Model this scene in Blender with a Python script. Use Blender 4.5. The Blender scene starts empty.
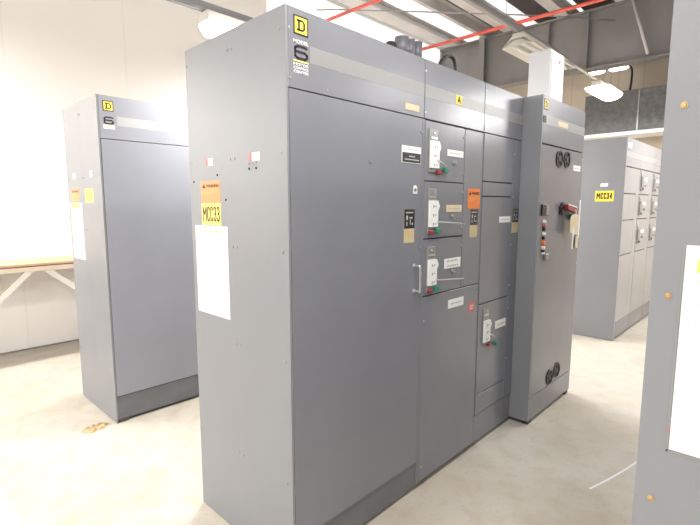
import bpy, bmesh, math, random
from mathutils import Vector, Matrix
random.seed(7)
SC = bpy.context.scene
COL = SC.collection

# ------------------------------------------------------------------ materials
def mat(name, col, rough=0.5, metal=0.0, spec=0.5, emis=None, estr=0.0, noise=0.0, nscale=6.0, bump=0.0, bscale=300.0, coat=0.0):
    m = bpy.data.materials.new(name); m.use_nodes = True
    nt = m.node_tree; b = nt.nodes['Principled BSDF']
    b.inputs['Base Color'].default_value = (*col, 1)
    b.inputs['Roughness'].default_value = rough
    b.inputs['Metallic'].default_value = metal
    b.inputs['Specular IOR Level'].default_value = spec
    b.inputs['Coat Weight'].default_value = coat
    if emis:
        b.inputs['Emission Color'].default_value = (*emis, 1)
        b.inputs['Emission Strength'].default_value = estr
    tc = nt.nodes.new('ShaderNodeTexCoord')
    if noise:
        n = nt.nodes.new('ShaderNodeTexNoise'); n.inputs['Scale'].default_value = nscale; n.inputs['Detail'].default_value = 6
        nt.links.new(tc.outputs['Object'], n.inputs['Vector'])
        r = nt.nodes.new('ShaderNodeValToRGB')
        r.color_ramp.elements[0].position = 0.3; r.color_ramp.elements[1].position = 0.7
        r.color_ramp.elements[0].color = (*[c * (1 - noise) for c in col], 1)
        r.color_ramp.elements[1].color = (*[min(1, c * (1 + noise)) for c in col], 1)
        nt.links.new(n.outputs['Fac'], r.inputs['Fac']); nt.links.new(r.outputs['Color'], b.inputs['Base Color'])
    if bump:
        n2 = nt.nodes.new('ShaderNodeTexNoise'); n2.inputs['Scale'].default_value = bscale; n2.inputs['Detail'].default_value = 3
        nt.links.new(tc.outputs['Object'], n2.inputs['Vector'])
        bp = nt.nodes.new('ShaderNodeBump'); bp.inputs['Strength'].default_value = bump; bp.inputs['Distance'].default_value = 0.002
        nt.links.new(n2.outputs['Fac'], bp.inputs['Height']); nt.links.new(bp.outputs['Normal'], b.inputs['Normal'])
    return m

M = {}
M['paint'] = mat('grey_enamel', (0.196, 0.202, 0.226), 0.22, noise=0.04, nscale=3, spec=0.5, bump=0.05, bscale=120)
M['paint_lit_side'] = mat('grey_enamel_lit_side', (0.228, 0.234, 0.250), 0.40, noise=0.03, nscale=2, spec=0.5, bump=0.04, bscale=120)  # same grey enamel made lighter, the side light put into the colour
M['paint_lit_front'] = mat('grey_enamel_lit_front', (0.255, 0.262, 0.292), 0.45, noise=0.04, nscale=3, bump=0.05, bscale=120)  # lighter copy of the enamel, light on the left front put into it
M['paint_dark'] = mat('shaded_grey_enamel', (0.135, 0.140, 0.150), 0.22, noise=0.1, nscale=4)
M['paint_glare'] = mat('grey_enamel_with_glare', (0.34, 0.345, 0.36), 0.22, noise=0.03, nscale=3)  # same enamel paled, grazing glare on the far row put into the colour
M['paint_light'] = mat('pale_grey_enamel', (0.62, 0.62, 0.64), 0.4)
M['stripe'] = mat('pale_stripe_paint', (0.255, 0.257, 0.255), 0.3)
M['stripe_lit'] = mat('stripe_paint_lit', (0.36, 0.36, 0.36), 0.45)  # stripe colour lightened for the light on the left and far headers
M['dark'] = mat('shadow_gap_black', (0.012, 0.012, 0.014), 0.7)
M['base'] = mat('dark_grey_base', (0.06, 0.06, 0.065), 0.6, noise=0.2, nscale=20)
M['black'] = mat('black_plastic', (0.012, 0.012, 0.013), 0.35)
M['ink'] = mat('black_ink', (0.010, 0.010, 0.010), 0.6)
M['yellow'] = mat('yellow_label', (0.93, 0.72, 0.08), 0.45)
M['yellow_pale'] = mat('pale_yellow_label', (0.86, 0.72, 0.18), 0.5)
M['ochre'] = mat('ochre_ink', (0.62, 0.42, 0.10), 0.6)
M['orange'] = mat('orange_warning_label', (0.78, 0.20, 0.035), 0.5, noise=0.08, nscale=30)
M['orange_pale'] = mat('faded_orange_label', (0.80, 0.30, 0.11), 0.5, noise=0.06, nscale=30)
M['white'] = mat('white_label', (0.82, 0.82, 0.80), 0.45)
M['paper'] = mat('white_paper_in_sleeve', (0.86, 0.86, 0.86), 0.25)
M['print2'] = mat('dark_grey_print', (0.16, 0.16, 0.17), 0.5)
M['print'] = mat('pale_grey_print', (0.42, 0.43, 0.45), 0.5)
M['tan'] = mat('tan_label', (0.55, 0.46, 0.28), 0.5, noise=0.06, nscale=40)
M['manila'] = mat('manila_card', (0.66, 0.56, 0.36), 0.6, noise=0.05, nscale=30)
M['steel'] = mat('bright_steel', (0.70, 0.70, 0.70), 0.28, metal=0.9)
M['greyplate'] = mat('grey_metal_plate', (0.30, 0.30, 0.29), 0.4, metal=0.4)
M['brass'] = mat('brass_screw', (0.62, 0.42, 0.20), 0.35, metal=0.7)
M['red'] = mat('red_plastic', (0.28, 0.018, 0.03), 0.4)
M['redlabel'] = mat('faded_red_label', (0.62, 0.16, 0.14), 0.5)
M['green'] = mat('green_plastic', (0.01, 0.22, 0.13), 0.4)
M['redpipe'] = mat('red_pipe_paint', (0.72, 0.12, 0.09), 0.45, noise=0.1, nscale=5)
M['conduit'] = mat('dark_grey_conduit', (0.10, 0.10, 0.115), 0.45)
M['cable'] = mat('black_cable', (0.015, 0.015, 0.017), 0.5)
M['galv'] = mat('galvanised_steel', (0.34, 0.34, 0.35), 0.4, metal=0.5)
M['duct'] = mat('mottled_grey_duct', (0.13, 0.13, 0.13), 0.6, metal=0.1, noise=0.25, nscale=14)
M['whitebox'] = mat('white_enamel', (0.80, 0.80, 0.80), 0.4)
M['lampbody'] = mat('cream_enamel', (0.74, 0.71, 0.64), 0.5)
M['tube'] = mat('lit_fluorescent_tube', (1, 1, 1), 0.4, emis=(1.0, 0.98, 0.95), estr=4.0)
M['reflector_lit'] = mat('lit_reflector', (0.9, 0.9, 0.88), 0.5)
M['wood'] = mat('pale_wood', (0.62, 0.40, 0.24), 0.55, noise=0.12, nscale=9)
M['wood_edge'] = mat('painted_wood_edge', (0.72, 0.62, 0.50), 0.55, noise=0.06, nscale=9)
M['brownedge'] = mat('brown_wood_edge', (0.20, 0.09, 0.05), 0.6)
M['brace'] = mat('cream_paint', (0.80, 0.77, 0.70), 0.5)
M['beam'] = mat('grey_beam_paint', (0.235, 0.225, 0.22), 0.6, noise=0.12, nscale=1.5)
M['purlin'] = mat('pale_grey_purlin_paint', (0.60, 0.58, 0.57), 0.55, noise=0.08, nscale=3)
M['darkroof'] = mat('dark_roof_sheet', (0.075, 0.066, 0.068), 0.7, noise=0.15, nscale=4)
M['skylight'] = mat('translucent_roof_sheet', (0.9, 0.9, 0.9), 0.6, emis=(1, 0.99, 0.97), estr=0.75)
M['glare_panel'] = mat('glare_panel_emission', (0.9, 0.9, 0.9), 0.3, emis=(1, 1, 1), estr=8.5)
M['scrap'] = mat('tan_scrap', (0.42, 0.32, 0.17), 0.7, noise=0.2, nscale=30)

def floor_mat():
    m = bpy.data.materials.new('cream_concrete_floor'); m.use_nodes = True
    nt = m.node_tree; b = nt.nodes['Principled BSDF']; L = nt.links
    tc = nt.nodes.new('ShaderNodeTexCoord')
    def noise(scale, detail, lo, hi, c0, c1, dist=0.0):
        n = nt.nodes.new('ShaderNodeTexNoise'); n.inputs['Scale'].default_value = scale; n.inputs['Detail'].default_value = detail
        n.inputs['Distortion'].default_value = dist
        L.new(tc.outputs['Object'], n.inputs['Vector'])
        r = nt.nodes.new('ShaderNodeValToRGB'); r.color_ramp.elements[0].position = lo; r.color_ramp.elements[1].position = hi
        r.color_ramp.elements[0].color = (*c0, 1); r.color_ramp.elements[1].color = (*c1, 1)
        L.new(n.outputs['Fac'], r.inputs['Fac']); return r
    a = noise(0.9, 8, 0.36, 0.62, (0.44, 0.395, 0.325), (0.54, 0.502, 0.442), 0.6)
    c = noise(7, 8, 0.30, 0.55, (0.91, 0.87, 0.81), (1, 1, 1), 0.3)
    d = noise(45, 4, 0.30, 0.42, (0.90, 0.86, 0.80), (1, 1, 1))
    def mul(x, y):
        mx = nt.nodes.new('ShaderNodeMix'); mx.data_type = 'RGBA'; mx.blend_type = 'MULTIPLY'; mx.inputs[0].default_value = 1
        L.new(x, mx.inputs[6]); L.new(y, mx.inputs[7]); return mx.outputs[2]
    o = mul(mul(a.outputs['Color'], c.outputs['Color']), d.outputs['Color'])
    L.new(o, b.inputs['Base Color'])
    b.inputs['Roughness'].default_value = 0.42
    b.inputs['Specular IOR Level'].default_value = 0.4
    return m
M['floor'] = floor_mat()

def panel_wall_mat(name, col, pitch, axis, lo=0.8):
    """painted wall with fine vertical panel joints"""
    m = mat(name, col, 0.6)
    nt = m.node_tree; L = nt.links; b = nt.nodes['Principled BSDF']
    tc = [n for n in nt.nodes if n.type == 'TEX_COORD'][0]
    sep = nt.nodes.new('ShaderNodeSeparateXYZ'); L.new(tc.outputs['Object'], sep.inputs[0])
    d = nt.nodes.new('ShaderNodeMath'); d.operation = 'DIVIDE'; d.inputs[1].default_value = pitch; L.new(sep.outputs[axis], d.inputs[0])
    f = nt.nodes.new('ShaderNodeMath'); f.operation = 'FRACT'; L.new(d.outputs[0], f.inputs[0])
    g = nt.nodes.new('ShaderNodeMath'); g.operation = 'LESS_THAN'; g.inputs[1].default_value = 0.02 ; L.new(f.outputs[0], g.inputs[0])
    n = nt.nodes.new('ShaderNodeTexNoise'); n.inputs['Scale'].default_value = 1.3; n.inputs['Detail'].default_value = 5
    L.new(tc.outputs['Object'], n.inputs['Vector'])
    r = nt.nodes.new('ShaderNodeValToRGB'); r.color_ramp.elements[0].color = (*[c * .94 for c in col], 1); r.color_ramp.elements[1].color = (*col, 1)
    L.new(n.outputs['Fac'], r.inputs['Fac'])
    mx = nt.nodes.new('ShaderNodeMix'); mx.data_type = 'RGBA'; L.new(g.outputs[0], mx.inputs[0]); L.new(r.outputs['Color'], mx.inputs[6])
    mx.inputs[7].default_value = (*[c * lo for c in col], 1)
    L.new(mx.outputs[2], b.inputs['Base Color'])
    return m
M['wall'] = panel_wall_mat('cream_wall_paint', (0.93, 0.905, 0.865), 1.2, 'X', 0.93)
M['endwall'] = panel_wall_mat('beige_wall_sheet', (0.66, 0.57, 0.46), 0.42, 'Y', 0.62)

# ------------------------------------------------------------------ mesh helpers
class MB:
    def __init__(s): s.bm = bmesh.new()
    def box(s, x0, x1, y0, y1, z0, z1, bev=0.0, mi=0, front_mi=None):
        x0, x1 = min(x0, x1), max(x0, x1); y0, y1 = min(y0, y1), max(y0, y1); z0, z1 = min(z0, z1), max(z0, z1)
        t = bmesh.new()
        bmesh.ops.create_cube(t, size=1)
        for v in t.verts:
            v.co = Vector((x0 + (v.co.x + .5) * (x1 - x0), y0 + (v.co.y + .5) * (y1 - y0), z0 + (v.co.z + .5) * (z1 - z0)))
        if bev:
            bmesh.ops.bevel(t, geom=list(t.edges), offset=bev, segments=1, affect='EDGES')
        t.normal_update()
        for f in t.faces:
            f.material_index = mi
            if front_mi is not None and f.normal.y < -0.9: f.material_index = front_mi
        s.merge(t); return s
    def merge(s, t):
        me = bpy.data.meshes.new('tmp'); t.to_mesh(me); t.free(); s.bm.from_mesh(me); bpy.data.meshes.remove(me)
    def cyl(s, p, q, r, seg=16, r2=None, mi=0, smooth=True):
        p, q = Vector(p), Vector(q); d = q - p
        t = bmesh.new()
        bmesh.ops.create_cone(t, cap_ends=True, segments=seg, radius1=r, radius2=r if r2 is None else r2, depth=d.length)
        rot = Vector((0, 0, 1)).rotation_difference(d.normalized()).to_matrix().to_4x4()
        bmesh.ops.transform(t, matrix=Matrix.Translation((p + q) / 2) @ rot, verts=t.verts)
        for f in t.faces:
            f.material_index = mi; f.smooth = smooth and len(f.verts) == 4
        s.merge(t); return s
    def poly(s, pts, ext, mi=0):
        """extrude a planar polygon by vector ext"""
        t = bmesh.new(); vs = [t.verts.new(p) for p in pts]; f = t.faces.new(vs)
        r = bmesh.ops.extrude_face_region(t, geom=[f])
        bmesh.ops.translate(t, vec=ext, verts=[v for v in r['geom'] if isinstance(v, bmesh.types.BMVert)])
        bmesh.ops.recalc_face_normals(t, faces=t.faces)
        for f in t.faces: f.material_index = mi
        s.merge(t); return s
    def tube(s, pts, r, seg=12, mi=0):
        pts = [Vector(p) for p in pts]; n = len(pts); rings = []
        up = Vector((0.13, 0.31, 0.94)).normalized()
        for i, p in enumerate(pts):
            d = (pts[min(i + 1, n - 1)] - pts[max(i - 1, 0)]).normalized()
            a = d.cross(up)
            if a.length < 1e-3: a = d.cross(Vector((1, 0, 0)))
            a.normalize(); b = d.cross(a).normalized()
            rings.append([s.bm.verts.new(p + (a * math.cos(2 * math.pi * k / seg) + b * math.sin(2 * math.pi * k / seg)) * r) for k in range(seg)])
        for i in range(n - 1):
            for k in range(seg):
                f = s.bm.faces.new((rings[i][k], rings[i][(k + 1) % seg], rings[i + 1][(k + 1) % seg], rings[i + 1][k])); f.smooth = True; f.material_index = mi
        s.bm.faces.new(rings[0][::-1]).material_index = mi; s.bm.faces.new(rings[-1]).material_index = mi
        return s
    def build(s, name, mats, parent=None, label=None):
        if not isinstance(mats, (list, tuple)): mats = [mats]
        bmesh.ops.recalc_face_normals(s.bm, faces=s.bm.faces)
        root = parent
        while root is not None and root.parent is not None: root = root.parent
        if root is not None: bmesh.ops.translate(s.bm, vec=-root.location, verts=s.bm.verts)
        me = bpy.data.meshes.new(name); s.bm.to_mesh(me); s.bm.free()
        for m in mats: me.materials.append(M[m])
        o = bpy.data.objects.new(name, me); COL.objects.link(o)
        if parent is not None: o.parent = parent
        if label: o['label'] = label
        return o

def curve_pts(ctrl, n=8):
    """Catmull-Rom through control points"""
    c = [Vector(p) for p in ctrl]; c = [2 * c[0] - c[1]] + c + [2 * c[-1] - c[-2]]; out = []
    for i in range(1, len(c) - 2):
        for k in range(n):
            t = k / n
            out.append(0.5 * ((2 * c[i]) + (c[i + 1] - c[i - 1]) * t + (2 * c[i - 1] - 5 * c[i] + 4 * c[i + 1] - c[i + 2]) * t * t + (3 * c[i] - c[i - 1] - 3 * c[i + 1] + c[i + 2]) * t ** 3))
    out.append(c[-2]); return out

def empty(name, loc, label, cat, group=None):
    o = bpy.data.objects.new(name, None); COL.objects.link(o); o.location = loc; o.empty_display_size = 0.2
    o['label'] = label; o['category'] = cat
    if group: o['group'] = group
    return o
def tag(o, label, cat, group=None):
    o['label'] = label; o['category'] = cat
    if group: o['group'] = group
    return o
def struct(o): o['kind'] = 'structure'; return o

# a Face maps (a, z) positions on a vertical plane to 3-D; 'front' faces -Y, 'side' faces -X (its right hand is -Y)
class Face:
    def __init__(s, kind, c): s.kind, s.c = kind, c
    def P(s, a, z, n=0.0): return Vector((a, s.c - n, z)) if s.kind == 'front' else Vector((s.c - n, a, z))
    def rect(s, mb, a0, a1, z0, z1, n0, n1, bev=0.0, mi=0):
        p, q = s.P(a0, z0, n0), s.P(a1, z1, n1); mb.box(p.x, q.x, p.y, q.y, p.z, q.z, bev, mi); return mb
    def disc(s, mb, a, z, r, n0, n1, seg=16, mi=0, r2=None): mb.cyl(s.P(a, z, n0), s.P(a, z, n1), r, seg, r2, mi); return mb
def plate(name, F, a0, a1, z0, z1, m, parent, n0=0.0, n1=0.0015, bev=0.0, label=None):
    return F.rect(MB(), a0, a1, z0, z1, n0, n1, bev).build(name, m, parent, label)

def lettering(text, F, a0, a1, z0, z1, m, parent, n=0.0017, bold=0.0, name='lettering', thick=0.0004):
    """text mesh fitted to the rectangle; a0 is the reader's left edge"""
    cu = bpy.data.curves.new('txt', 'FONT'); cu.body = text; cu.size = 1; cu.offset = bold; cu.resolution_u = 3
    ob = bpy.data.objects.new('txt', cu); COL.objects.link(ob)
    dg = bpy.context.evaluated_depsgraph_get(); dg.update()
    me = bpy.data.meshes.new_from_object(ob.evaluated_get(dg))
    bpy.data.objects.remove(ob); bpy.data.curves.remove(cu)
    xs = [v.co.x for v in me.vertices]; ys = [v.co.y for v in me.vertices]
    bx0, bx1, by0, by1 = min(xs), max(xs), min(ys), max(ys)
    bm = bmesh.new(); bm.from_mesh(me); bpy.data.meshes.remove(me)
    for v in bm.verts:
        u = (v.co.x - bx0) / (bx1 - bx0); w = (v.co.y - by0) / (by1 - by0)
        v.co = F.P(a0 + (a1 - a0) * u, z0 + (z1 - z0) * w, n)
    r = bmesh.ops.extrude_face_region(bm, geom=list(bm.faces))
    d = F.P(0, 0, thick) - F.P(0, 0, 0)
    bmesh.ops.translate(bm, vec=d, verts=[v for v in r['geom'] if isinstance(v, bmesh.types.BMVert)])
    mb = MB(); mb.bm.free(); mb.bm = bm
    return mb.build(name, m, parent)

GLYPH = {
 'M': [[(0, 0), (0, 1), (.5, .45), (1, 1), (1, 0)]],
 'C': [[(1, .76), (.90, .93), (.5, 1), (.14, .93), (0, .74), (0, .26), (.14, .07), (.5, 0), (.90, .07), (1, .24)]],
 '3': [[(0, .80), (.12, .94), (.5, 1), (.88, .93), (1, .76), (.90, .58), (.40, .52)], [(.40, .52), (.90, .46), (1, .26), (.88, .07), (.5, 0), (.12, .06), (0, .20)]],
 '4': [[(.78, 0), (.78, 1), (0, .30), (1, .30)]],
 '6': [[(.98, .94), (.80, 1), (.20, 1), (0, .84), (0, .16), (.20, 0), (.80, 0), (1, .16), (1, .38), (.80, .54), (.02, .54)]],
 'A': [[(0, 0), (.5, 1), (1, 0)], [(.2, .34), (.8, .34)]]}
def strokes(text, F, a0, a1, z0, z1, t, m, parent, n=0.0017, name='lettering', gap=.22):
    """bold lettering drawn with strokes of thickness t; a0 is the reader's left edge"""
    d = 1 if a1 > a0 else -1; W = abs(a1 - a0); h = z1 - z0; ws = [1.5 if c == 'M' and len(text) > 3 else 1 for c in text]; k = len(text); cu = W / (sum(ws) + gap * (k - 1)); ox = a0
    mb = MB()
    for i, ch in enumerate(text):
        cw = cu * ws[i]
        for path in GLYPH[ch]:
            P = [Vector((t / 2 + u * (cw - t), t / 2 + v * (h - t))) for u, v in path]
            for p, q in zip(P, P[1:]):
                e = (q - p).normalized(); nn = Vector((-e.y, e.x)) * t / 2; e = e * t * .32
                mb.poly([F.P(ox + d * c.x, z0 + c.y, n) for c in (p - e + nn, q + e + nn, q + e - nn, p - e - nn)], F.P(0, 0, .0004) - F.P(0, 0, 0))
        ox += d * (cw + cu * gap)
    return mb.build(name, m, parent)

def screw(F, a, z, parent, m='greyplate', r=0.006, name='screw'):
    mb = MB(); F.disc(mb, a, z, r, 0, 0.002, 10); F.disc(mb, a, z, r * .75, 0.002, 0.0035, 10, r2=r * .5)
    return mb.build(name, m, parent)

# ------------------------------------------------------------------ camera (metres; x along the cabinet row, y into it)
cam = bpy.data.cameras.new('camera'); camo = bpy.data.objects.new('camera', cam); COL.objects.link(camo)
CAMP, YAW, PITCH, FPX = Vector((-1.1156, -1.3946, 1.5663)), 0.7645, 0.1231, 464.19
fw = Vector((math.cos(PITCH) * math.cos(YAW), math.cos(PITCH) * math.sin(YAW), -math.sin(PITCH)))
camo.location = CAMP; camo.rotation_euler = fw.to_track_quat('-Z', 'Y').to_euler()
cam.sensor_width = 36; cam.lens = 36 * FPX / 700; cam.clip_start = 0.05
SC.camera = camo

# ------------------------------------------------------------------ setting
mb = MB(); mb.box(-7, 9.2, -7, 4.75, -0.15, 0)
FLOOR = struct(mb.build('floor', 'floor'))
mb = MB(); pts = [(1.545, -0.690), (1.70, -0.735), (1.88, -0.780), (2.06, -0.815), (2.2, -0.835)]
for (ax, ay), (bx_, by_) in zip(pts, pts[1:]):
    mb.poly([(ax, ay - .006, 0.0003), (bx_, by_ - .006, 0.0003), (bx_, by_ + .006, 0.0003), (ax, ay + .006, 0.0003)], Vector((0, 0, .0006)))
sc_ = mb.build('floor_scratch', 'paper', FLOOR, 'long white scratch line across the concrete')
mb = MB(); mb.box(-7, 9.2, 4.55, 4.75, 0, 5.2); WALL = struct(mb.build('wall_left', 'wall'))
mb = MB(); mb.box(9.0, 9.2, -7, 4.55, 0, 5.2); struct(mb.build('wall_right', 'endwall'))
mb = MB(); mb.box(-7, 9.0, 4.540, 4.55, 0, 0.014); struct(mb.build('baseboard_shadow_left', 'greyplate'))  # thin grey strip drawn for the shadow line at the wall foot
# roof: bright translucent sheet with dark sheet bands, pale purlins along x, one deep girder along y
mb = MB(); mb.box(-7, 9.2, -7, 4.75, 5.2, 5.3); struct(mb.build('ceiling', 'skylight'))
def band(n, x0, x1, y0, y1, z0=5.14, z1=5.19, m='darkroof'):
    mb = MB(); mb.box(x0, x1, y0, y1, z0, z1); return struct(mb.build('trim_%d' % n, m))
tn = 1
for (x0, x1, y0, y1) in [(5.9, 9, 3.15, 3.42), (6.3, 9, 2.28, 2.64), (-7, 9, 1.15, 1.78), (-7, 9, -0.2, 0.9), (-7, 9, -1.6, -0.5), (-7, 9, -3, -1.9)]:
    band(tn, x0, x1, y0, y1); tn += 1
for yc in (4.28, 3.48, 2.98, 1.95, 1.0, -0.3, -1.7):                     # I-section purlins
    fw_ = .15 if yc > 4 else (.04 if 3.4 < yc < 3.5 else .10)
    mb = MB(); mb.box(-7, 8.95, yc - fw_, yc + fw_, 4.93, 4.945); mb.box(-7, 8.95, yc - .006, yc + .006, 4.945, 5.125); mb.box(-7, 8.95, yc - .10, yc + .10, 5.125, 5.139)
    struct(mb.build('trim_%d' % tn, 'purlin')); tn += 1
# girder: web, flanges and stiffener plates
mb = MB(); mb.box(8.0, 8.03, -7, 4.54, 3.95, 4.92); mb.box(7.90, 8.13, -7, 4.54, 3.93, 3.955); mb.box(7.90, 8.13, -7, 4.54, 4.905, 4.929)
for y in (3.52, 2.2, 1.52, .2, -1.2): mb.box(7.905, 8.0, y - .008, y + .008, 3.956, 4.904)
struct(mb.build('trim_%d' % tn, 'beam')); tn += 1
mb = MB(); mb.cyl((7.88, 0.85, 4.92), (7.88, 0.57, 3.99), 0.022, 8); struct(mb.build('trim_%d' % tn, 'purlin')); tn += 1
mb = MB(); mb.box(7.86, 7.90, 3.46, 3.58, 3.96, 4.95); struct(mb.build('trim_%d' % tn, 'beam')); tn += 1

mb = MB(); mb.box(3.3, 7.9, 4.535, 4.549, 4.22, 4.92); struct(mb.build('window_1', 'skylight'))
mb = MB(); mb.box(8.985, 8.999, -4.7, -3.1, 3.15, 4.15); struct(mb.build('added_glare_panel', 'glare_panel'))  # unseen glowing panel added to put glare on the cabinet header
mb = MB()
for y0, y1, z0, z1 in ((-4.78, -3.02, 4.15, 4.22), (-4.78, -3.02, 3.08, 3.15), (-4.78, -4.7, 3.15, 4.15), (-3.1, -3.02, 3.15, 4.15)): mb.box(8.96, 8.999, y0, y1, z0, z1)
struct(mb.build('trim_%d' % (tn + 1), 'purlin'))  # frame around the added glare panel
mb = MB(); mb.box(-7, 9.2, -5.4, -5.2, 0, 5.2); struct(mb.build('wall_front', 'wall'))
# ------------------------------------------------------------------ cabinets
H = 2.286
def body(root, x0, x1, y0, d, h=H, zb=0.02):
    mb = MB(); mb.box(x0 + .004, x1 - .0005, y0 + .014, y0 + d, zb, h, 0, 0, 1)
    mb.build('enclosure', ['paint', 'dark'], root)
    mb = MB(); mb.box(x0 + .02, x1 - .002, y0 + .03, y0 + d - .03, 0, zb); mb.build('base_channel', 'base', root)
def side(root, x0, y0, d, h=H, m='paint_lit_side', zb=0.004):
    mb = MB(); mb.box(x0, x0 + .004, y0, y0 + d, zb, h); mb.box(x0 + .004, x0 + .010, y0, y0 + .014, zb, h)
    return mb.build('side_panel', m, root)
def front(root, name, x0, x1, z0, z1, y0, m='paint', n=0.0, label=None):
    mb = MB(); mb.box(x0, x1, y0 - n, y0 + .0145, z0, z1, 0.002); return mb.build(name, m, root, label)
def header(root, x0, x1, y0, stripe_from=None, z0=2.0, h=H, m='paint'):
    mb = MB(); mb.box(x0, x1, y0, y0 + .0145, z0, h, 0.002)
    s0 = x0 + .0015 if stripe_from is None else stripe_from
    mb.box(s0, x1 - .0015, y0 - .0004, y0 + .001, 2.104, 2.166, 0, 1)
    return mb.build('header_panel', [m, 'stripe' if m == 'paint' else 'stripe_lit'], root)
def emblem(parent, F, a0, a1, z0, z1):
    w, h = a1 - a0, z1 - z0
    e = MB(); F.rect(e, a0, a1, z0, z1, 0, .0012, mi=1); F.rect(e, a0 + w * .085, a1 - w * .085, z0 + h * .085, z1 - h * .085, .0012, .0018, mi=0)
    e = e.build('emblem', ['yellow', 'ink'], parent)
    mb = MB()
    def R(u0, u1, v0, v1): F.rect(mb, a0 + w * u0, a0 + w * u1, z0 + h * v0, z0 + h * v1, .0018, .0023)
    R(.29, .42, .20, .80); R(.19, .62, .69, .80); R(.19, .62, .20, .31); R(.65, .78, .34, .66)
    for s in (0, 1):
        q = [(.62, .80), (.62, .69), (.65, .64), (.78, .64), (.78, .66)] if s == 0 else [(.62, .20), (.62, .31), (.65, .36), (.78, .36), (.78, .34)]
        mb.poly([F.P(a0 + w * u, z0 + h * v, .0018) for u, v in q], F.P(0, 0, .0005) - F.P(0, 0, 0))
    mb.build('letter', 'ink', e)
def model_block(hp, F, a0, a1, full=True):
    w = a1 - a0
    emblem(hp, F, a0 + w * .03, a0 + w * .97, 2.194, 2.262)
    strokes('6', F, a0 + .004, a1 - .004, 2.106, 2.158, .0092, 'ink', hp, .0006, 'numeral')
    if full:
        lettering('MODEL', F, a0, a1, 2.163, 2.176, 'paper', hp, .0005, 0.03)
        plate('underline', F, a0, a1, 2.098, 2.103, 'yellow_pale', hp, 0, .001)
        for k, t in enumerate(('MOTOR', 'CONTROL', 'CENTER')):
            lettering(t, F, a0, a1, 2.083 - k * .0135, 2.0935 - k * .0135, 'paper', hp, .0005, 0.03)
    else:
        q = plate('caption_plate', F, a0, a1, 2.078, 2.106, 'white', hp, 0, .001)
        plate('underline', F, a0, a1, 2.100, 2.105, 'yellow_pale', q, .001, .0014)
def warning(parent, F, a0, a1, z0, z1, m):
    o = plate('warning_label', F, a0, a1, z0, z1, m, parent)
    d = 1 if a1 > a0 else -1; w = abs(a1 - a0); h = z1 - z0
    lettering('WARNING', F, a0 + d * w * .30, a1 - d * w * .06, z1 - h * .30, z1 - h * .15, 'ink', o, .0016, 0.02)
    mb = MB(); mb.poly([F.P(a0 + d * w * u, z1 - h * v, .0016) for u, v in ((.08, .32), (.26, .32), (.17, .12))], F.P(0, 0, .0004) - F.P(0, 0, 0)); mb.build('triangle', 'ink', o)
    mb = MB()
    for k in range(3): F.rect(mb, a0 + d * w * .12, a0 + d * w * (.80 - .12 * k), z1 - h * (.44 + .07 * k), z1 - h * (.465 + .07 * k), .0015, .0018)
    mb.build('small_print', 'ochre', o)
def sheet(parent, F, a0, a1, z0, z1):
    o = plate('notice_sheet', F, a0, a1, z0, z1, 'paper', parent, 0, .002)
    d = 1 if a1 > a0 else -1; w = abs(a1 - a0)
    mb = MB()
    for k in range(5): F.rect(mb, a0 + d * w * (.10 + .17 * k), a0 + d * w * (.22 + .17 * k), z1 - .030, z1 - .022, .002, .0023)
    mb.build('heading', 'yellow_pale', o)
    mb = MB(); z = z1 - .06
    while z > z0 + .03: F.rect(mb, a0 + d * w * .09, a1 - d * w * .08, z, z + .0012, .002, .0022); z -= .014
    for u in (.09, .3, .55, .75, .92): F.rect(mb, a0 + d * w * u - .0005, a0 + d * w * u + .0005, z + .014, z1 - .06, .002, .0022)
    mb.build('table_lines', 'print', o)
def rating_sticker(parent, F, a0, a1, z0, z1, zt):
    o = plate('rating_sticker', F, a0, a1, z0, z1, 'tan', parent, 0, .0014)
    b = plate('black_field', F, a0, a1, zt, z1, 'black', o, .0014, .0018)
    w = a1 - a0; mb = MB(); h = z1 - zt
    for u0, u1, v0, v1 in ((.15, .85, .80, .86), (.2, .35, .45, .68), (.5, .8, .52, .60), (.55, .62, .2, .48), (.2, .3, .15, .35), (.72, .85, .18, .3)):
        F.rect(mb, a0 + w * u0, a0 + w * u1, zt + h * v0, zt + h * v1, .0018, .0021)
    mb.build('pictogram', 'print', o)
    mb = MB()
    for k in range(2): F.rect(mb, a0 + w * .15, a0 + w * (.85 - .15 * k), zt - .018 - .016 * k, zt - .012 - .016 * k, .0014, .0017)
    mb.build('small_print', 'ochre', o)
def nameplate(parent, F, a0, a1, z0, z1, m='white', lines=1):
    o = plate('nameplate', F, a0, a1, z0, z1, m, parent, 0, .003, .0006)
    mb = MB(); w = a1 - a0; h = z1 - z0
    for k in range(lines):
        zc = z0 + h * (k + .5) / lines; u = .14
        while u < .82:
            l = random.uniform(.05, .13); F.rect(mb, a0 + w * u, a0 + w * min(u + l, .86), zc - h * .09, zc + h * .09, .003, .0033); u += l + .035
    mb.build('small_print', 'print', o)
    return o
def knob(parent, F, a, z, r=.014):
    mb = MB(); F.disc(mb, a, z, r, 0, .004, 16); F.disc(mb, a, z, r * .8, .004, .014, 16, r2=r * .6); F.rect(mb, a - .003, a + .003, z - r * .8, z + r * .8, .012, .018)
    return mb.build('knob', 'greyplate', parent)
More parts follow.
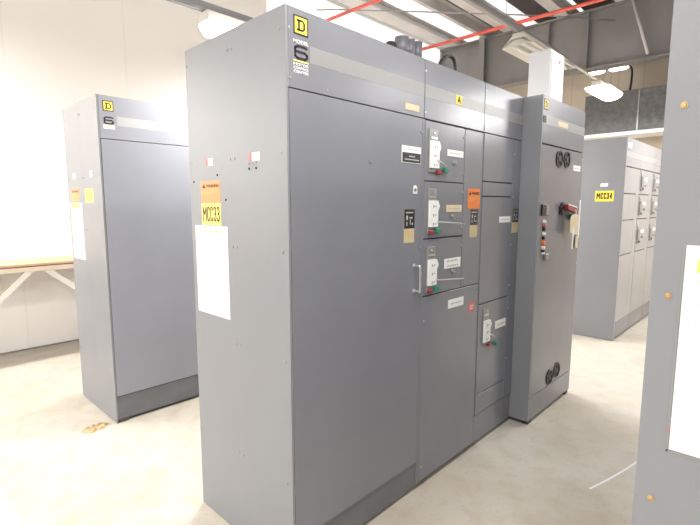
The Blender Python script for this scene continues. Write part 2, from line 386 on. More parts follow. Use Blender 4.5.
def operator(door, F, a0, zt, zb, wz0, wz1, lever, green, red, w=.078, pm='white', rm='red', gm='green'):
    """breaker operating mechanism: grey channel, white scale plate, lever with red and green ends"""
    o = plate('breaker_operator', F, a0, a0 + w, zb, zt, 'greyplate', door, 0, .006, .001)
    mb = MB(); F.disc(mb, a0 + w * .55, zt - .02, .006, .006, .010, 10); F.rect(mb, a0 + .012, a0 + w - .012, zt - .05, zt - .04, .006, .010); mb.build('bolt', 'steel', o)
    mb = MB()
    e = F.P(0, 0, .012) - F.P(0, 0, 0)
    mb.poly([F.P(a, z, .006) for a, z in ((a0 + .004, wz0), (a0 + w, wz0), (a0 + w, wz0 + (wz1 - wz0) * .6), (a0 + w + .014, wz1 - .03), (a0 + w - .002, wz1), (a0 + .004, wz1))], e)
    zc = wz1 - .02
    for k in range(3):
        F.rect(mb, a0 + .030, a0 + .037, zc - .018 - k * .046, zc - .004 - k * .046, .0175, .0185, mi=1); F.rect(mb, a0 + .046, a0 + .060, zc - .012 - k * .046, zc - .008 - k * .046, .0175, .0185, mi=1)
    mb.build('scale_plate', [pm, 'print2'], o)
    (ax, az), (bx_, bz) = lever
    mb = MB(); mb.tube([F.P(ax, az, .016), F.P(ax + (bx_ - ax) * .3, az + (bz - az) * .3, .03), F.P(bx_, bz, .03)], .0038, 10); mb.build('lever', 'print', o)
    mb = MB(); F.rect(mb, red[0] - .019, red[0] + .019, red[1] - .010, red[1] + .010, .004, .020, .003); mb.build('red_grip', rm, o)
    mb = MB(); F.rect(mb, green[0] - .019, green[0] + .019, green[1] - .012, green[1] + .012, .004, .024, .003); mb.build('green_grip', gm, o)
def latch(door, F, a, z):
    mb = MB(); F.disc(mb, a, z, .007, 0, .004, 12); F.rect(mb, a - .0015, a + .0015, z - .006, z + .006, .004, .0055); mb.build('latch', 'greyplate', door)

GRP = 'grey motor control cabinets'
# --- wide cabinet at the near end of the middle row
X1, X2, X3, D = 0.8795, 1.4964, 2.030, 0.754
F0 = Face('front', 0.0); S0 = Face('side', 0.0)
r1 = empty('motor_control_cabinet', (0, 0, 0), 'wide grey cabinet with the MCC33 label on its side, nearest the camera', 'cabinet', GRP)
body(r1, 0, X1, 0, D)
sp = side(r1, 0, 0, D)
for z in (2.21, 1.763, 1.384, .942, .42):
    for y in (.738, .39, .358, .036): screw(S0, y, z, sp)
for y, z in ((.435, 1.589), (.716, 1.677), (.50, 1.70), (.25, 1.715), (.20, 1.715)): screw(S0, y, z, sp, 'dark', .005, 'hole')
for y, z in ((.25, 1.735), (.225, 1.735), (.20, 1.735)): screw(S0, y, z, sp, 'greyplate', .004, 'hole')
for y0, y1 in ((.595, .535), (.245, .175)):
    t = plate('small_tag', S0, y0, y1, 1.744, 1.778, 'white', sp)
    plate('red_edge', S0, y0, y0 - .018, 1.744, 1.778, 'redlabel', t, .0015, .002)
warning(sp, S0, .650, .480, 1.578, 1.676, 'orange_pale')
t = plate('identification_label', S0, .650, .480, 1.474, 1.576, 'yellow_pale', sp, label='yellow label reading MCC33')
strokes('MCC33', S0, .640, .490, 1.490, 1.560, .0068, 'ink', t)
sheet(sp, S0, .716, .430, 1.047, 1.470)
hp = header(r1, .012, X1 - .003, 0, .118)
model_block(hp, F0, .036, .111)
for a, z in ((.011, 2.209), (.011, 2.034), (.201, 2.020)): screw(F0, a + .006, z, hp, 'steel', .005)
p = plate('tan_sticker', F0, .720, .832, 2.022, 2.052, 'manila', hp)
door = front(r1, 'door', .014, .866, .165, 1.9965, 0)
front(r1, 'frame_strip', .869, X1 - .001, .03, 1.9965, 0)
p = plate('nameplate', F0, .695, .852, 1.770, 1.852, 'white', door, 0, .003, .0006)
q = plate('black_field', F0, .698, .849, 1.773, 1.820, 'black', p, .003, .0034)
mb = MB(); F0.rect(mb, .75, .80, 1.800, 1.806, .0034, .0037); F0.rect(mb, .715, .835, 1.785, 1.790, .0034, .0037); F0.rect(mb, .72, .83, 1.834, 1.838, .003, .0033); mb.build('small_print', 'print', p)
mb = MB(); F0.disc(mb, .81, 1.648, .017, 0, .002, 20); F0.rect(mb, .793, .827, 1.622, 1.648, 0, .002); o = mb.build('round_tag', 'white', door)
mb = MB(); F0.disc(mb, .81, 1.645, .006, .002, .003, 12); F0.rect(mb, .808, .812, 1.63, 1.645, .002, .003); mb.build('keyhole', 'greyplate', o)
rating_sticker(door, F0, .722, .807, 1.378, 1.545, 1.450)
mb = MB(); mb.tube(curve_pts([(.812, 0, 1.258), (.812, -.03, 1.258), (.812, -.038, 1.25), (.812, -.038, 1.135), (.812, -.03, 1.127), (.812, 0, 1.127)], 5), .0065, 10)
F0.disc(mb, .812, 1.258, .012, 0, .003); F0.disc(mb, .812, 1.127, .012, 0, .003); mb.build('door_handle', 'steel', door)
for a, z in ((.47, 1.76), (.855, 1.93), (.855, 1.35)): latch(door, F0, a, z)
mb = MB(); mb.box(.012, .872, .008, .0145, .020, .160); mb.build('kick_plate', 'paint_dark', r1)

# --- second cabinet: three breaker units, wireway door, lower door
r2 = empty('motor_control_cabinet', (X1, 0, 0), 'grey cabinet with three stacked breaker units, between the wide cabinet and the narrow one', 'cabinet', GRP)
body(r2, X1, X2, 0, D)
hp = header(r2, X1 + .002, X2 - .003, 0)
p = plate('letter_label', F0, 1.172, 1.234, 2.115, 2.163, 'yellow', hp); strokes('A', F0, 1.186, 1.220, 2.120, 2.158, .008, 'ink', p)
units = [
  dict(z0=1.692, z1=1.993, rec=(1.955, 1.735), wh=(1.757, 1.895), lev=((.975, 1.80), (1.045, 1.762)), gr=(1.062, 1.752), rd=(1.005, 1.738), np=(1.098, 1.262, 1.830, 1.866), kn=(1.168, 1.797), lines=1, npm='white'),
  dict(z0=1.392, z1=1.687, rec=(1.652, 1.415), wh=(1.452, 1.590), lev=((.985, 1.478), (1.252, 1.460)), gr=(1.000, 1.432), rd=(.943, 1.424), np=(1.100, 1.259, 1.527, 1.567), kn=(1.164, 1.503), lines=1, npm='manila'),
  dict(z0=1.086, z1=1.386, rec=(1.347, 1.100), wh=(1.140, 1.278), lev=((.985, 1.166), (1.258, 1.145)), gr=(1.000, 1.118), rd=(.943, 1.110), np=(1.094, 1.263, 1.212, 1.268), kn=(1.180, 1.192), lines=2, npm='white')]
for u in units:
    d_ = front(r2, 'unit_door', .892, 1.277, u['z0'], u['z1'], 0)
    operator(d_, F0, .920, u['rec'][0], u['rec'][1], u['wh'][0], u['wh'][1], u['lev'], u['gr'], u['rd'])
    nameplate(d_, F0, *u['np'][:2], *u['np'][2:], u['npm'], u['lines']); knob(d_, F0, *u['kn'])
    for z in (u['z0'] + .05, u['z1'] - .05): latch(d_, F0, 1.266, z)
front(r2, 'frame_strip', X1 + .002, .889, .03, 1.9965, 0)
wd = front(r2, 'wireway_door', 1.283, X2 - .010, 1.086, 1.993, 0)
warning(wd, F0, 1.330, 1.470, 1.545, 1.662, 'orange')
rating_sticker(wd, F0, 1.362, 1.450, 1.375, 1.540, 1.448)
ld = front(r2, 'lower_door', .892, X2 - .010, .035, 1.080, 0)
nameplate(ld, F0, 1.145, 1.312, .978, 1.028, 'white')
p = plate('red_sticker', F0, 1.376, 1.444, .917, .977, 'redlabel', ld); lettering('=', F0, 1.392, 1.428, .935, .958, 'white', p, .0016)
for z in (.95, .12): latch(ld, F0, .905, z); latch(ld, F0, 1.474, z + .08)
for z in (2.23, 2.03): screw(F0, X1 + .007, z, hp, 'steel', .006)
front(r2, 'frame_strip', X2 - .007, X2 - .001, .03, 1.9965, 0)

# --- third cabinet
r3 = empty('motor_control_cabinet', (X2, 0, 0), 'narrow grey cabinet with one low breaker unit, beside the protruding drive cabinet', 'cabinet', GRP)
body(r3, X2, X3, 0, D)
hp = header(r3, X2 + .002, X3 - .003, 0)
for z in (2.24, 2.03): screw(F0, X2 + .007, z, hp, 'steel', .006)
front(r3, 'upper_door', X2 + .010, 1.902, 1.712, 1.9965, 0)
front(r3, 'blank_plate', X2 + .010, 1.902, 1.622, 1.706, 0)
d_ = front(r3, 'middle_door', X2 + .010, 1.902, .948, 1.616, 0)
nameplate(d_, F0, 1.735, 1.895, 1.452, 1.492, 'white')
d_ = front(r3, 'unit_door', X2 + .010, 1.902, .350, .942, 0)
operator(d_, F0, 1.562, .912, .670, .690, .830, ((1.64, .735), (1.71, .680)), (1.735, .652), (1.640, .662))
nameplate(d_, F0, 1.736, 1.888, .742, .796, 'white')
front(r3, 'lower_plate', X2 + .010, 1.902, .216, .344, 0)
wd = front(r3, 'wireway_door', 1.908, X3 - .004, .216, 1.9965, 0)
rating_sticker(wd, F0, 1.925, 2.018, 1.378, 1.540, 1.450)
for z in (1.9, 1.72, 1.62, 1.30, 1.02, .86, .5): latch(wd, F0, 1.918, z)
mb = MB(); mb.box(X2 + .004, X3 - .004, .006, .0145, .028, .210); mb.build('kick_plate', 'paint', r3)

# --- drive cabinet, its front 13 cm proud of the row
VX0, VX1, VY = 2.032, 2.872, -0.130
FV = Face('front', VY)
r4 = empty('drive_cabinet', (VX0, VY, 0), 'protruding grey cabinet with fan grilles and a red disconnect handle at the row end', 'cabinet')
body(r4, VX0, VX1, VY, D - VY, zb=.03)
side(r4, VX0, VY, D - VY, m='paint_lit_side', zb=.03)
hp = header(r4, VX0 + .012, VX1 - .002, VY, VX0 + .07, 1.978)
emblem(hp, FV, 2.052, 2.118, 2.196, 2.264)
strokes('6', FV, 2.040, 2.096, 2.112, 2.154, .009, 'ink', hp, .0006, 'numeral')
plate('tan_sticker', FV, 2.31, 2.50, 2.118, 2.152, 'manila', hp, 0, .0015)
door = front(r4, 'door', VX0 + .014, VX1 - .004, .200, 1.970, VY)
def fan(a, z, r, rz):
    mb = MB()
    for k in range(28):
        t0, t1 = 2 * math.pi * k / 28, 2 * math.pi * (k + 1) / 28
        mb.poly([FV.P(a + q * math.cos(t), z + s * rz / r * q / q * math.sin(t) * (q / r) * r, 0) for q, t, s in ((r, t0, 1), (r, t1, 1), (r * .82, t1, 1), (r * .82, t0, 1))], FV.P(0, 0, .008) - FV.P(0, 0, 0))
    o = mb.build('fan_grille', 'black', door)
    mb = MB(); FV.disc(mb, a, z, r * .84, 0, .001, 24); mb.build('opening', 'dark', o)
    mb = MB(); FV.disc(mb, a, z, r * .30, .001, .007, 16)
    for k in range(6):
        t = math.pi / 6 + k * math.pi / 3; c, s = math.cos(t), math.sin(t); w = .004
        mb.poly([FV.P(a + c * q + -s * ww, z + s * q + c * ww, .002) for q, ww in ((r * .25, -w), (r * .86, -w), (r * .86, w), (r * .25, w))], FV.P(0, 0, .004) - FV.P(0, 0, 0))
    mb.build('guard', 'base', o)
for a, z in ((2.365, 1.895), (2.515, 1.898), (2.40, .262), (2.545, .282)): fan(a, z, .062, .062)
nameplate(door, FV, 2.66, 2.815, 1.826, 1.868, 'white')
o = plate('keypad', FV, 2.082, 2.205, 1.492, 1.572, 'black', door, 0, .012, .002)
plate('display', FV, 2.145, 2.195, 1.500, 1.566, 'greyplate', o, .012, .014)
for z, m, r in ((1.452, 'white', .014), (1.432, 'redlabel', .016), (1.402, 'black', .016), (1.368, 'white', .013), (1.340, 'black', .013), (1.304, 'orange', .02), (1.272, 'white', .016), (1.248, 'black', .012), (1.232, 'white', .012)):
    mb = MB(); FV.disc(mb, 2.138, z, r, 0, .006, 16); FV.disc(mb, 2.138, z, r * .75, .006, .018, 16, r2=r * .68); mb.build('push_button' if m != 'white' else 'indicator_lamp', m, door)
o = plate('socket_box', FV, 2.165, 2.225, 1.18, 1.225, 'greyplate', door, 0, .02, .003)
mb = MB(); FV.disc(mb, 2.475, 1.540, .048, 0, .02, 20); FV.rect(mb, 2.415, 2.535, 1.50, 1.56, 0, .012, .003); o = mb.build('disconnect_handle', 'black', door)
mb = MB(); mb.poly([FV.P(a, z, .02) for a, z in ((2.455, 1.568), (2.645, 1.548), (2.655, 1.515), (2.625, 1.508), (2.465, 1.535))], FV.P(0, 0, .03) - FV.P(0, 0, 0)); mb.build('lever', 'red', o)
mb = MB(); mb.poly([FV.P(a, z, .05) for a, z in ((2.460, 1.575), (2.645, 1.553), (2.645, 1.546), (2.460, 1.567))], FV.P(0, 0, .002) - FV.P(0, 0, 0)); mb.build('lever_edge', 'white', o)
mb = MB(); FV.rect(mb, 2.635, 2.725, 1.455, 1.500, 0, .03, .006); mb.tube(curve_pts([FV.P(2.655, 1.50, .02), FV.P(2.660, 1.525, .03), FV.P(2.695, 1.528, .03), FV.P(2.705, 1.50, .02)], 5), .006, 8); mb.build('green_padlock', 'green', o)
plate('white_edge_strip', FV, 2.842, 2.866, 1.305, 1.605, 'paper', door, 0, .006)
for z in (1.92, 1.1, .45): latch(door, FV, 2.852, z)
mb = MB(); mb.box(VX0 + .012, VX1 - .004, VY + .002, VY + .0145, .030, .193, .002); mb.build('kick_plate', 'paint', r4)
for a in (VX0 + .05, VX1 - .05):
    mb = MB(); mb.box(a - .03, a + .03, VY + .004, VY + .05, 0, .030, .003); mb.build('foot', 'base', r4)
# tag hanging from the disconnect handle
tg = empty('manila_tag', FV.P(2.605, 1.42, .05), 'cream manila tag hanging by a tie from the red disconnect handle', 'tag')
mb = MB(); mb.poly([FV.P(a, z, .0521) for a, z in ((2.510, 1.365), (2.680, 1.335), (2.680, 1.475), (2.655, 1.495), (2.545, 1.495), (2.510, 1.470))], FV.P(0, 0, .002) - FV.P(0, 0, 0)); mb.build('card', 'manila', tg)
mb = MB(); mb.tube(curve_pts([FV.P(2.605, 1.475, .0553), FV.P(2.615, 1.50, .0548), FV.P(2.605, 1.53, .0545)], 4), .003, 6); mb.build('tie', 'white', tg)
mb = MB(); mb.poly([FV.P(a, z, .0542) for a, z in ((2.570, 1.40), (2.595, 1.40), (2.585, 1.235), (2.560, 1.235))], FV.P(0, 0, .001) - FV.P(0, 0, 0)); mb.build('streamer', 'white', tg)
o = MB(); o.poly([FV.P(a, z, .008) for a, z in ((2.775, 1.235), (2.832, 1.225), (2.835, 1.32), (2.778, 1.325))], FV.P(0, 0, .002) - FV.P(0, 0, 0)); tag(o.build('small_tag', 'manila'), 'small beige tag lower right of the manila tag on the drive cabinet', 'tag')

# --- cabinet of the back row on the left
LX, LY, LD, LH = 0.015, 2.016, 0.745, 2.296
FL = Face('front', LY); SL = Face('side', LX)
r5 = empty('motor_control_cabinet', (LX, LY, 0), 'grey cabinet standing alone at left in front of the workbench and white wall', 'cabinet', GRP)
LXE = 1.35
body(r5, LX, LXE, LY, LD, LH)
mb = MB(); mb.box(LX, LX + .004, LY, LY + .374, .004, LH); mb.box(LX, LX + .004, LY + .375, LY + LD, .004, LH); mb.box(LX + .004, LX + .010, LY, LY + .014, .004, LH)
sp = mb.build('side_panel', 'paint_lit_side', r5)
for y0, y1 in ((2.612, 2.56), (2.236, 2.185)): plate('small_tag', SL, y0, y1, 1.762, 1.804, 'white', sp)
warning(sp, SL, 2.680, 2.500, 1.595, 1.690, 'orange_pale')
t = plate('identification_label', SL, 2.358, 2.190, 1.582, 1.684, 'yellow_pale', sp, label='yellow label with faded lettering')
strokes('MCC', SL, 2.335, 2.215, 1.605, 1.660, .008, 'ochre', t)
sheet(sp, SL, 2.711, 2.450, 1.155, 1.582)
plate('yellow_strip', SL, 2.690, 2.480, 1.545, 1.580, 'yellow_pale', sp, .0021, .003)
for z in (2.21, 1.763, 1.384, .942, .42):
    for y in (LY + .70, LY + .39, LY + .35, LY + .036): screw(SL, y, z, sp)
hp = header(r5, LX + .012, LXE - .003, LY, LX + .125, 2.012, LH, 'paint_lit_front')
model_block(hp, FL, LX + .036, LX + .108, False)
front(r5, 'door', LX + .014, LXE - .006, .200, 2.008, LY, 'paint_lit_front')
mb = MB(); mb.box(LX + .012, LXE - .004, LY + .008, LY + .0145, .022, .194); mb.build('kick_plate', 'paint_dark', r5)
mb = MB(); mb.box(LX + .02, LX + .09, LY + .006, LY + .05, 0, .03, .003); mb.build('foot', 'base', r5)

# --- far row: cabinets behind the aisle, first one lettered MCC34
FX, FY, FH, FWD = 4.757, 0.020, 2.312, 0.672
FF = Face('front', FY); SF = Face('side', FX)
flab = ['grey cabinet with the MCC34 label on its end, beyond the aisle', 'second grey cabinet of the far row, just past the MCC34 one', 'third grey cabinet of the far row, beyond the two nearest the aisle', 'farthest grey cabinet of the far row, half hidden by the near right cabinet']
for k in range(4):
    x0, x1 = FX + k * FWD, FX + (k + 1) * FWD
    r = empty('motor_control_cabinet', (x0, FY, 0), flab[k], 'cabinet', GRP)
    body(r, x0, x1, FY, .752, FH)
    if k == 0:
        sp = side(r, x0, FY, .752, FH)
        t = plate('identification_label', SF, .312, .118, 1.608, 1.728, 'yellow', sp, label='yellow label reading MCC34'); strokes('MCC34', SF, .296, .134, 1.632, 1.706, .0105, 'ink', t)
        plate('small_tag', SF, .262, .185, 1.775, 1.812, 'white', sp)
    hp = header(r, x0 + (.012 if k == 0 else .002), x1 - .003, FY, None, 2.0, FH, 'paint_glare')
    if k == 0: plate('nameplate', FF, x0 + .06, x0 + .2, 2.2, 2.26, 'white', hp)
    zs = [(1.70, 1.99), (1.40, 1.69), (1.00, 1.39), (.22, .99)]
    for i, (z0, z1) in enumerate(zs):
        d_ = front(r, 'unit_door', x0 + .012, x1 - .15, z0, z1, FY, 'paint_glare')
        if k > 0 and i < 3:
            zc = (z0 + z1) / 2
            operator(d_, FF, x0 + .04, zc + .12, zc - .10, zc - .06, zc + .07, ((x0 + .10, zc - .03), (x0 + .19, zc - .05)), (x0 + .12, zc - .085), (x0 + .06, zc - .09), pm='greyplate', rm='greyplate', gm='base')
            nameplate(d_, FF, x0 + .24, x0 + .40, zc + .02, zc + .06); knob(d_, FF, x0 + .30, zc - .03, .02)
    front(r, 'wireway_door', x1 - .144, x1 - .006, .22, 1.99, FY, 'paint_glare')
    mb = MB(); mb.box(x0 + .012, x1 - .004, FY + .006, FY + .0145, .03, .214); mb.build('kick_plate', 'paint', r)

# --- near cabinet on the right, only its end panel in view
RY1 = -1.188; RY0 = RY1 - D
SR = Face('side', 0.0)
r6 = empty('motor_control_cabinet', (0, RY0, 0), 'light grey cabinet end cut off by the right edge of the photo', 'cabinet', GRP)
RXE = 2.9
body(r6, 0, RXE, RY0, D)
sp = side(r6, 0, RY0, D)
for z in (2.16, 1.758, 1.384, .943, .50):
    for y in (-1.219, RY0 + .036): screw(SR, y, z, sp, 'brass', .0065)
warning(sp, SR, -1.275, -1.445, 1.60, 1.70, 'orange_pale')
sheet(sp, SR, -1.243, -1.525, 1.064, 1.488)
mb = MB(); SR.rect(mb, -1.238, -1.530, 1.058, 1.062, 0, .0012); SR.rect(mb, -1.238, -1.2415, 1.058, 1.49, 0, .0012); mb.build('sleeve_edge', 'greyplate', sp)
plate('highlight_mark', SR, -1.262, -1.30, 1.435, 1.462, 'yellow_pale', sp, .0024, .003)
screw(SR, -1.2405, 1.105, sp, 'redlabel', .003, 'red_dot')
hp = header(r6, .012, RXE - .003, RY0, .118)
for a, b in ((.014, X1), (X1 + .006, 1.9), (1.906, RXE - .006)): front(r6, 'door', a, b, .165, 1.9965, RY0)
mb = MB(); mb.box(.012, RXE - .004, RY0 + .008, RY0 + .0145, .03, .160); mb.build('kick_plate', 'paint', r6)

# ------------------------------------------------------------------ things on the cabinets
wb = empty('junction_box', (2.46, 0.0, H), 'tall white box standing on top of the drive cabinet', 'box')
mb = MB(); mb.box(2.46, 2.72, .002, .165, H, 2.700, .004); mb.build('housing', 'whitebox', wb)
mb = MB(); mb.box(2.475, 2.705, -.004, .002, H + .02, 2.685, .002); mb.build('cover', 'whitebox', wb)
mb = MB(); mb.cyl((2.615, -.004, 2.632), (2.615, -.009, 2.632), .012, 14); mb.build('red_mark', 'redlabel', wb)
mb = MB(); mb.tube(curve_pts([(2.722, .08, 2.63), (2.80, .08, 2.60), (2.845, .08, 2.52), (2.855, .08, 2.40), (2.850, .08, H)], 7), .017, 10)
tag(mb.build('flexible_conduit', 'cable'), 'thick black cable curving from the white box down to the drive cabinet', 'cable')
for k, (x, y, r, h, lab) in enumerate(((.815, .10, .036, 2.392, 'thickest dark grey conduit stub, first of three on top of the cabinet row'), (.884, .10, .025, 2.398, 'middle dark grey conduit stub of three on top of the cabinet row'), (.945, .10, .026, 2.400, 'dark grey conduit stub farthest from the camera on top of the cabinet row'))):
    o = empty('conduit_stub', (x, y, H), lab, 'pipe', 'conduit stubs on top of the cabinet row')
    mb = MB(); mb.cyl((x, y, H), (x, y, h), r, 20); mb.build('pipe', 'conduit', o)
    mb = MB(); mb.cyl((x, y, H), (x, y, H + .02), r * 1.3, 8); mb.build('locknut', 'greyplate', o)
mb = MB(); mb.cyl((.728, .10, H), (.728, .10, 2.338), .030, 18, .030); mb.cyl((.728, .10, 2.338), (.728, .10, 2.350), .030, 18, .02)
tag(mb.build('capped_conduit', 'cable'), 'low capped black conduit left of the three grey conduit stubs', 'pipe')
mb = MB(); mb.tube(curve_pts([(1.14, .10, H), (1.165, .10, 2.345), (1.21, .10, 2.385), (1.26, .10, 2.402), (1.30, .10, 2.39), (1.318, .10, 2.34), (1.31, .10, H)], 7), .011, 10)
tag(mb.build('cable_loop', 'cable'), 'black cable loop on top of the cabinet row, behind the letter A', 'cable')

# ------------------------------------------------------------------ workbench against the left wall
bn = empty('workbench', (.2, 4.25, 0), 'long wooden workbench with white braces along the white wall', 'bench')
mb = MB(); mb.box(-2.6, 2.2, 3.98, 4.534, .975, .995); mb.build('bench_top', 'wood', bn)
mb = MB(); mb.box(-2.6, 2.2, 3.985, 4.53, .963, .975); mb.build('edge_gap', 'brownedge', bn)
mb = MB(); mb.box(-2.6, 2.2, 3.98, 4.02, .918, .963, .002); mb.build('apron', 'wood_edge', bn)
def leg(x):
    mb = MB(); mb.box(x - .03, x + .03, 3.99, 4.05, 0, .918, .003); mb.box(x - .03, x + .03, 4.44, 4.50, 0, .963, .003); mb.build('leg', 'brace', bn)
def bar(x0, z0, x1, z1):
    d = Vector((x1 - x0, 0, z1 - z0)).normalized(); n = Vector((-d.z, 0, d.x)) * .026
    mb = MB(); mb.poly([Vector((x, 4.0, z)) + s * n for x, z, s in ((x0, z0, 1), (x1, z1, 1), (x1, z1, -1), (x0, z0, -1))], Vector((0, .03, 0))); mb.build('brace', 'brace', bn)
for x in (-.88, .96, 2.1, -2.5): leg(x)
bar(-.03, .925, -.85, .12); bar(.11, .925, .93, .20)

# ------------------------------------------------------------------ scrap on the floor
bm = bmesh.new(); bmesh.ops.create_icosphere(bm, subdivisions=4, radius=1)
for v in bm.verts:
    a = math.atan2(v.co.y, v.co.x); q = math.hypot(v.co.x, v.co.y)
    k = 1 + .22 * math.sin(2 * a + 1) + .12 * math.sin(5 * a)
    hgt = (.014 + .008 * math.sin(7 * a + 3 * q)) * (math.exp(-((q - .72) / .22) ** 2) + .25)
    v.co = Vector((-.115 + v.co.x * .075 * k, 2.06 + v.co.y * .065 * k, .0005 + max(0, v.co.z) * hgt * 1.0))
mb = MB(); mb.bm.free(); mb.bm = bm
tag(mb.build('crumpled_scrap', 'scrap'), 'small tan crumpled scrap lying on the floor by the left cabinet', 'litter')

# ------------------------------------------------------------------ overhead services
def pipe(name, pts, r, m, label, cat, group=None, seg=12):
    mb = MB(); mb.tube(pts, r, seg); return tag(mb.build(name, m), label, cat, group)
for x, r, lab in ((4.48, .026, 'left red overhead pipe, above the wide MCC33 cabinet'), (6.76, .030, 'right red overhead pipe, passing behind the white box')):
    sp_ = empty('sprinkler_pipe', (x, 0, 4.6), lab, 'pipe', 'red overhead pipes')
    MB().tube([(x, -5.2, 4.6), (x, 4.55, 4.6)], r, 12).build('pipe', 'redpipe', sp_)
    for y in (2.47, -1.1):
        MB().cyl((x, y, 4.6), (x, y, 5.2), .006, 8).build('hanger', 'galv', sp_)
pipe('thin_conduit', [(4.28, 4.55, 4.72), (4.36, 4.22, 4.66), (5.40, 3.30, 4.67), (7.0, 1.9, 4.68), (7.95, 1.1, 4.66)], .011, 'galv', 'thin grey conduit crossing below the bright roof', 'conduit', None, 8)
def rail(y, z, x0, x1, label):
    mb = MB(); mb.box(x0, x1, y - .028, y + .028, z + .003, z + .055, .006); mb.box(x0, x1, y - .02, y + .02, z - .002, z + .004)
    x = x0 + .5
    o = mb.build('lamp_rail', 'galv'); tag(o, label, 'rail', 'lamp rails'); return o
rail(.80, 3.30, -1.5, 5.2, 'grey lamp rail running above the drive cabinet')
rail(1.60, 2.86, -2.0, 4.0, 'grey lamp rail at upper left, above the gap between cabinet rows')
def luminaire(x, y, z, label, lit=True, L=1.24, power=60, along='x', wide=.15):
    o = empty('ceiling_light', (x, y, z), label, 'light', 'fluorescent ceiling lights')
    def B(mb, u0, u1, v0, v1, z0, z1, bev=0, mi=0):
        if along == 'x': mb.box(x + u0, x + u1, y + v0, y + v1, z0, z1, bev, mi)
        else: mb.box(x + v0, x + v1, y + u0, y + u1, z0, z1, bev, mi)
        return mb
    def Pt(u, v, w): return Vector((x + u, y + v, w)) if along == 'x' else Vector((x + v, y + u, w))
    B(MB(), 0, L, -.06, .06, z - .075, z - .002, .006).build('housing', 'lampbody', o)
    if lit:                                                           # lit fixtures carry a rounded opal diffuser
        t = bmesh.new(); N = 12
        sec = [(wide * .8 * math.cos(math.pi * k / N), z - .07 - min(.095, wide * .6) * math.sin(math.pi * k / N)) for k in range(N + 1)]
        rows = [[t.verts.new(Pt(u, v * sc, z - .07 + (w_ - z + .07) * sc)) for v, w_ in sec] for u, sc in ((0, .55), (.05, 1), (L - .05, 1), (L, .55))]
        for ra, rb in zip(rows, rows[1:]):
            for k in range(N): t.faces.new((ra[k], ra[k + 1], rb[k + 1], rb[k])).smooth = True
        t.faces.new(rows[0]); t.faces.new(rows[-1][::-1])
        for ra, rb in zip(rows, rows[1:]): t.faces.new((ra[0], rb[0], rb[-1], ra[-1]))
        mb = MB(); mb.merge(t); mb.build('diffuser', 'tube', o)
        if power: area(Pt(L / 2, 0, z - .17), L, .22, power, along)
        return o
    mb = MB()
    ext = Pt(L, 0, 0) - Pt(0, 0, 0)
    for s in (-1, 1):
        mb.poly([Pt(0, v * s, w) for v, w in ((.06, z - .03), (wide, z - .125), (wide, z - .135), (.055, z - .075))], ext)
    for u in (0, L - .006): mb.poly([Pt(u, v, w) for v, w in ((-.06, z - .06), (.06, z - .06), (wide * .95, z - .128), (-wide * .95, z - .128))], (Pt(.006, 0, 0) - Pt(0, 0, 0)))
    mb.build('reflector', 'lampbody', o)
    for v in (-.055, .055):
        mb = MB(); mb.cyl(Pt(.03, v, z - .112), Pt(L - .03, v, z - .112), .019, 14); mb.build('tube', 'tube' if lit else 'white', o)
        mb = MB()
        for u in (.012, L - .03): B(mb, u, u + .018, v - .015, v + .015, z - .13, z - .075)
        mb.build('lamp_holder', 'white', o)
    return o
def area(p, lx, ly, power, along='x', rot=(0, 0, 0)):
    l = bpy.data.lights.new('fixture_and_fill_light', 'AREA'); l.shape = 'RECTANGLE'; l.size = lx if along == 'x' else ly; l.size_y = ly if along == 'x' else lx
    l.energy = power; l.color = (1.0, 0.98, 0.955)
    o = bpy.data.objects.new('fixture_and_fill_light', l); COL.objects.link(o); o.location = p; o.rotation_euler = rot; return o
PW = 66
luminaire(.58, 1.60, 2.86, 'glowing fluorescent light at upper left behind the MCC33 cabinet', power=PW, wide=.145)
luminaire(3.62, .80, 3.30, 'unlit cream fluorescent fixture beside the white box', lit=False, wide=.16)
luminaire(6.15, .80, 3.30, 'glowing fluorescent light between the white box and the grey duct', power=75, wide=.2, L=.8)
luminaire(8.55, 1.38, 4.09, 'small bright light against the beige wall, left of its pair', lit=True, L=.31, power=0, along='y', wide=.075)
luminaire(8.55, 1.00, 4.09, 'small bright light against the beige wall, right of its pair', lit=True, L=.31, power=0, along='y', wide=.075)
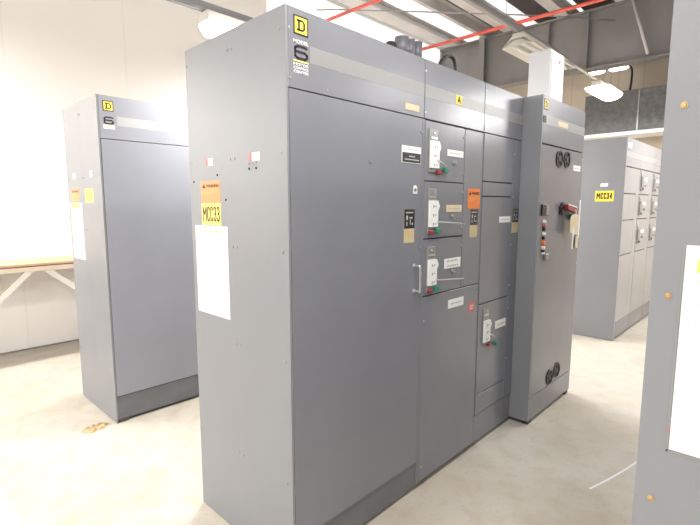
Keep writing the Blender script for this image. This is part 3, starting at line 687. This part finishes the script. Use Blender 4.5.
pipe('drop_cable', curve_pts([(8.6, 1.02, 4.06), (8.6, .96, 3.98), (8.6, .95, 3.80), (8.6, .97, 3.56)], 5), .018, 'cable', 'short black cable hanging onto the grey duct near the wall', 'cable')
pipe('lamp_conduit', [(5.2, .80, 3.315), (7.15, .80, 3.315)], .014, 'lampbody', 'thin pale conduit linking the cream fixture to the glowing light beyond', 'conduit')
dc = empty('overhead_duct', (8.4, -1.5, 2.8), 'large grey metal duct hanging above the MCC34 cabinet', 'duct')
mb = MB(); mb.box(8.2, 8.7, -2.3, 1.58, 2.835, 3.53, .004); 
for y in (.72, -.9): mb.box(8.19, 8.2, y - .012, y + .012, 2.84, 3.525, 0, 1)
mb.build('duct_casing', ['duct', 'galv'], dc)
mb = MB(); mb.box(8.16, 8.74, -2.32, 1.60, 2.775, 2.835, .004); mb.build('bottom_flange', 'whitebox', dc)
mb = MB()
for y in (1.3, -2.0):
    for x in (8.25, 8.65): mb.cyl((x, y, 3.53), (x, y, 5.2), .006, 8)
mb.build('hanger_rod', 'galv', dc)

# ------------------------------------------------------------------ light
for (x, y, z, p, tilt) in ((-2.4, -2.4, 3.0, 80, 0), (-2.7, -.6, 3.0, 60, 0), (.8, -2.84, 3.16, 36, 0), (4.2, -2.84, 3.16, 36, 0),
                     (.1, -.75, 3.16, 45, 0), (3.0, -.7, 3.16, 22, 0), (5.6, -.75, 3.16, 70, 0),
                     (-1.9, 3.9, 3.15, 150, .4), (-3.9, 3.9, 3.15, 140, .35), (3.6, 3.7, 3.1, 180, .3), (-1.9, .5, 3.2, 32, 0), (-2.4, 1.6, 2.7, 35, 0), (6.5, -2.84, 3.16, 70, 0), (6.4, 3.0, 3.2, 90, 0), (3.6, 1.6, 2.70, 60, 0)):
    area((x, y, z), 1.24, .24, p, 'x', (tilt, 0, 0))  # unseen fill lights added to brighten walls, aisles and cabinet faces
w = bpy.data.worlds.new('hall'); SC.world = w; w.use_nodes = True
bg = w.node_tree.nodes['Background']; bg.inputs['Color'].default_value = (1.0, 1.0, 1.0, 1); bg.inputs['Strength'].default_value = 0.72
SC.view_settings.view_transform = 'Standard'; SC.view_settings.look = 'None'; SC.view_settings.exposure = 0.0
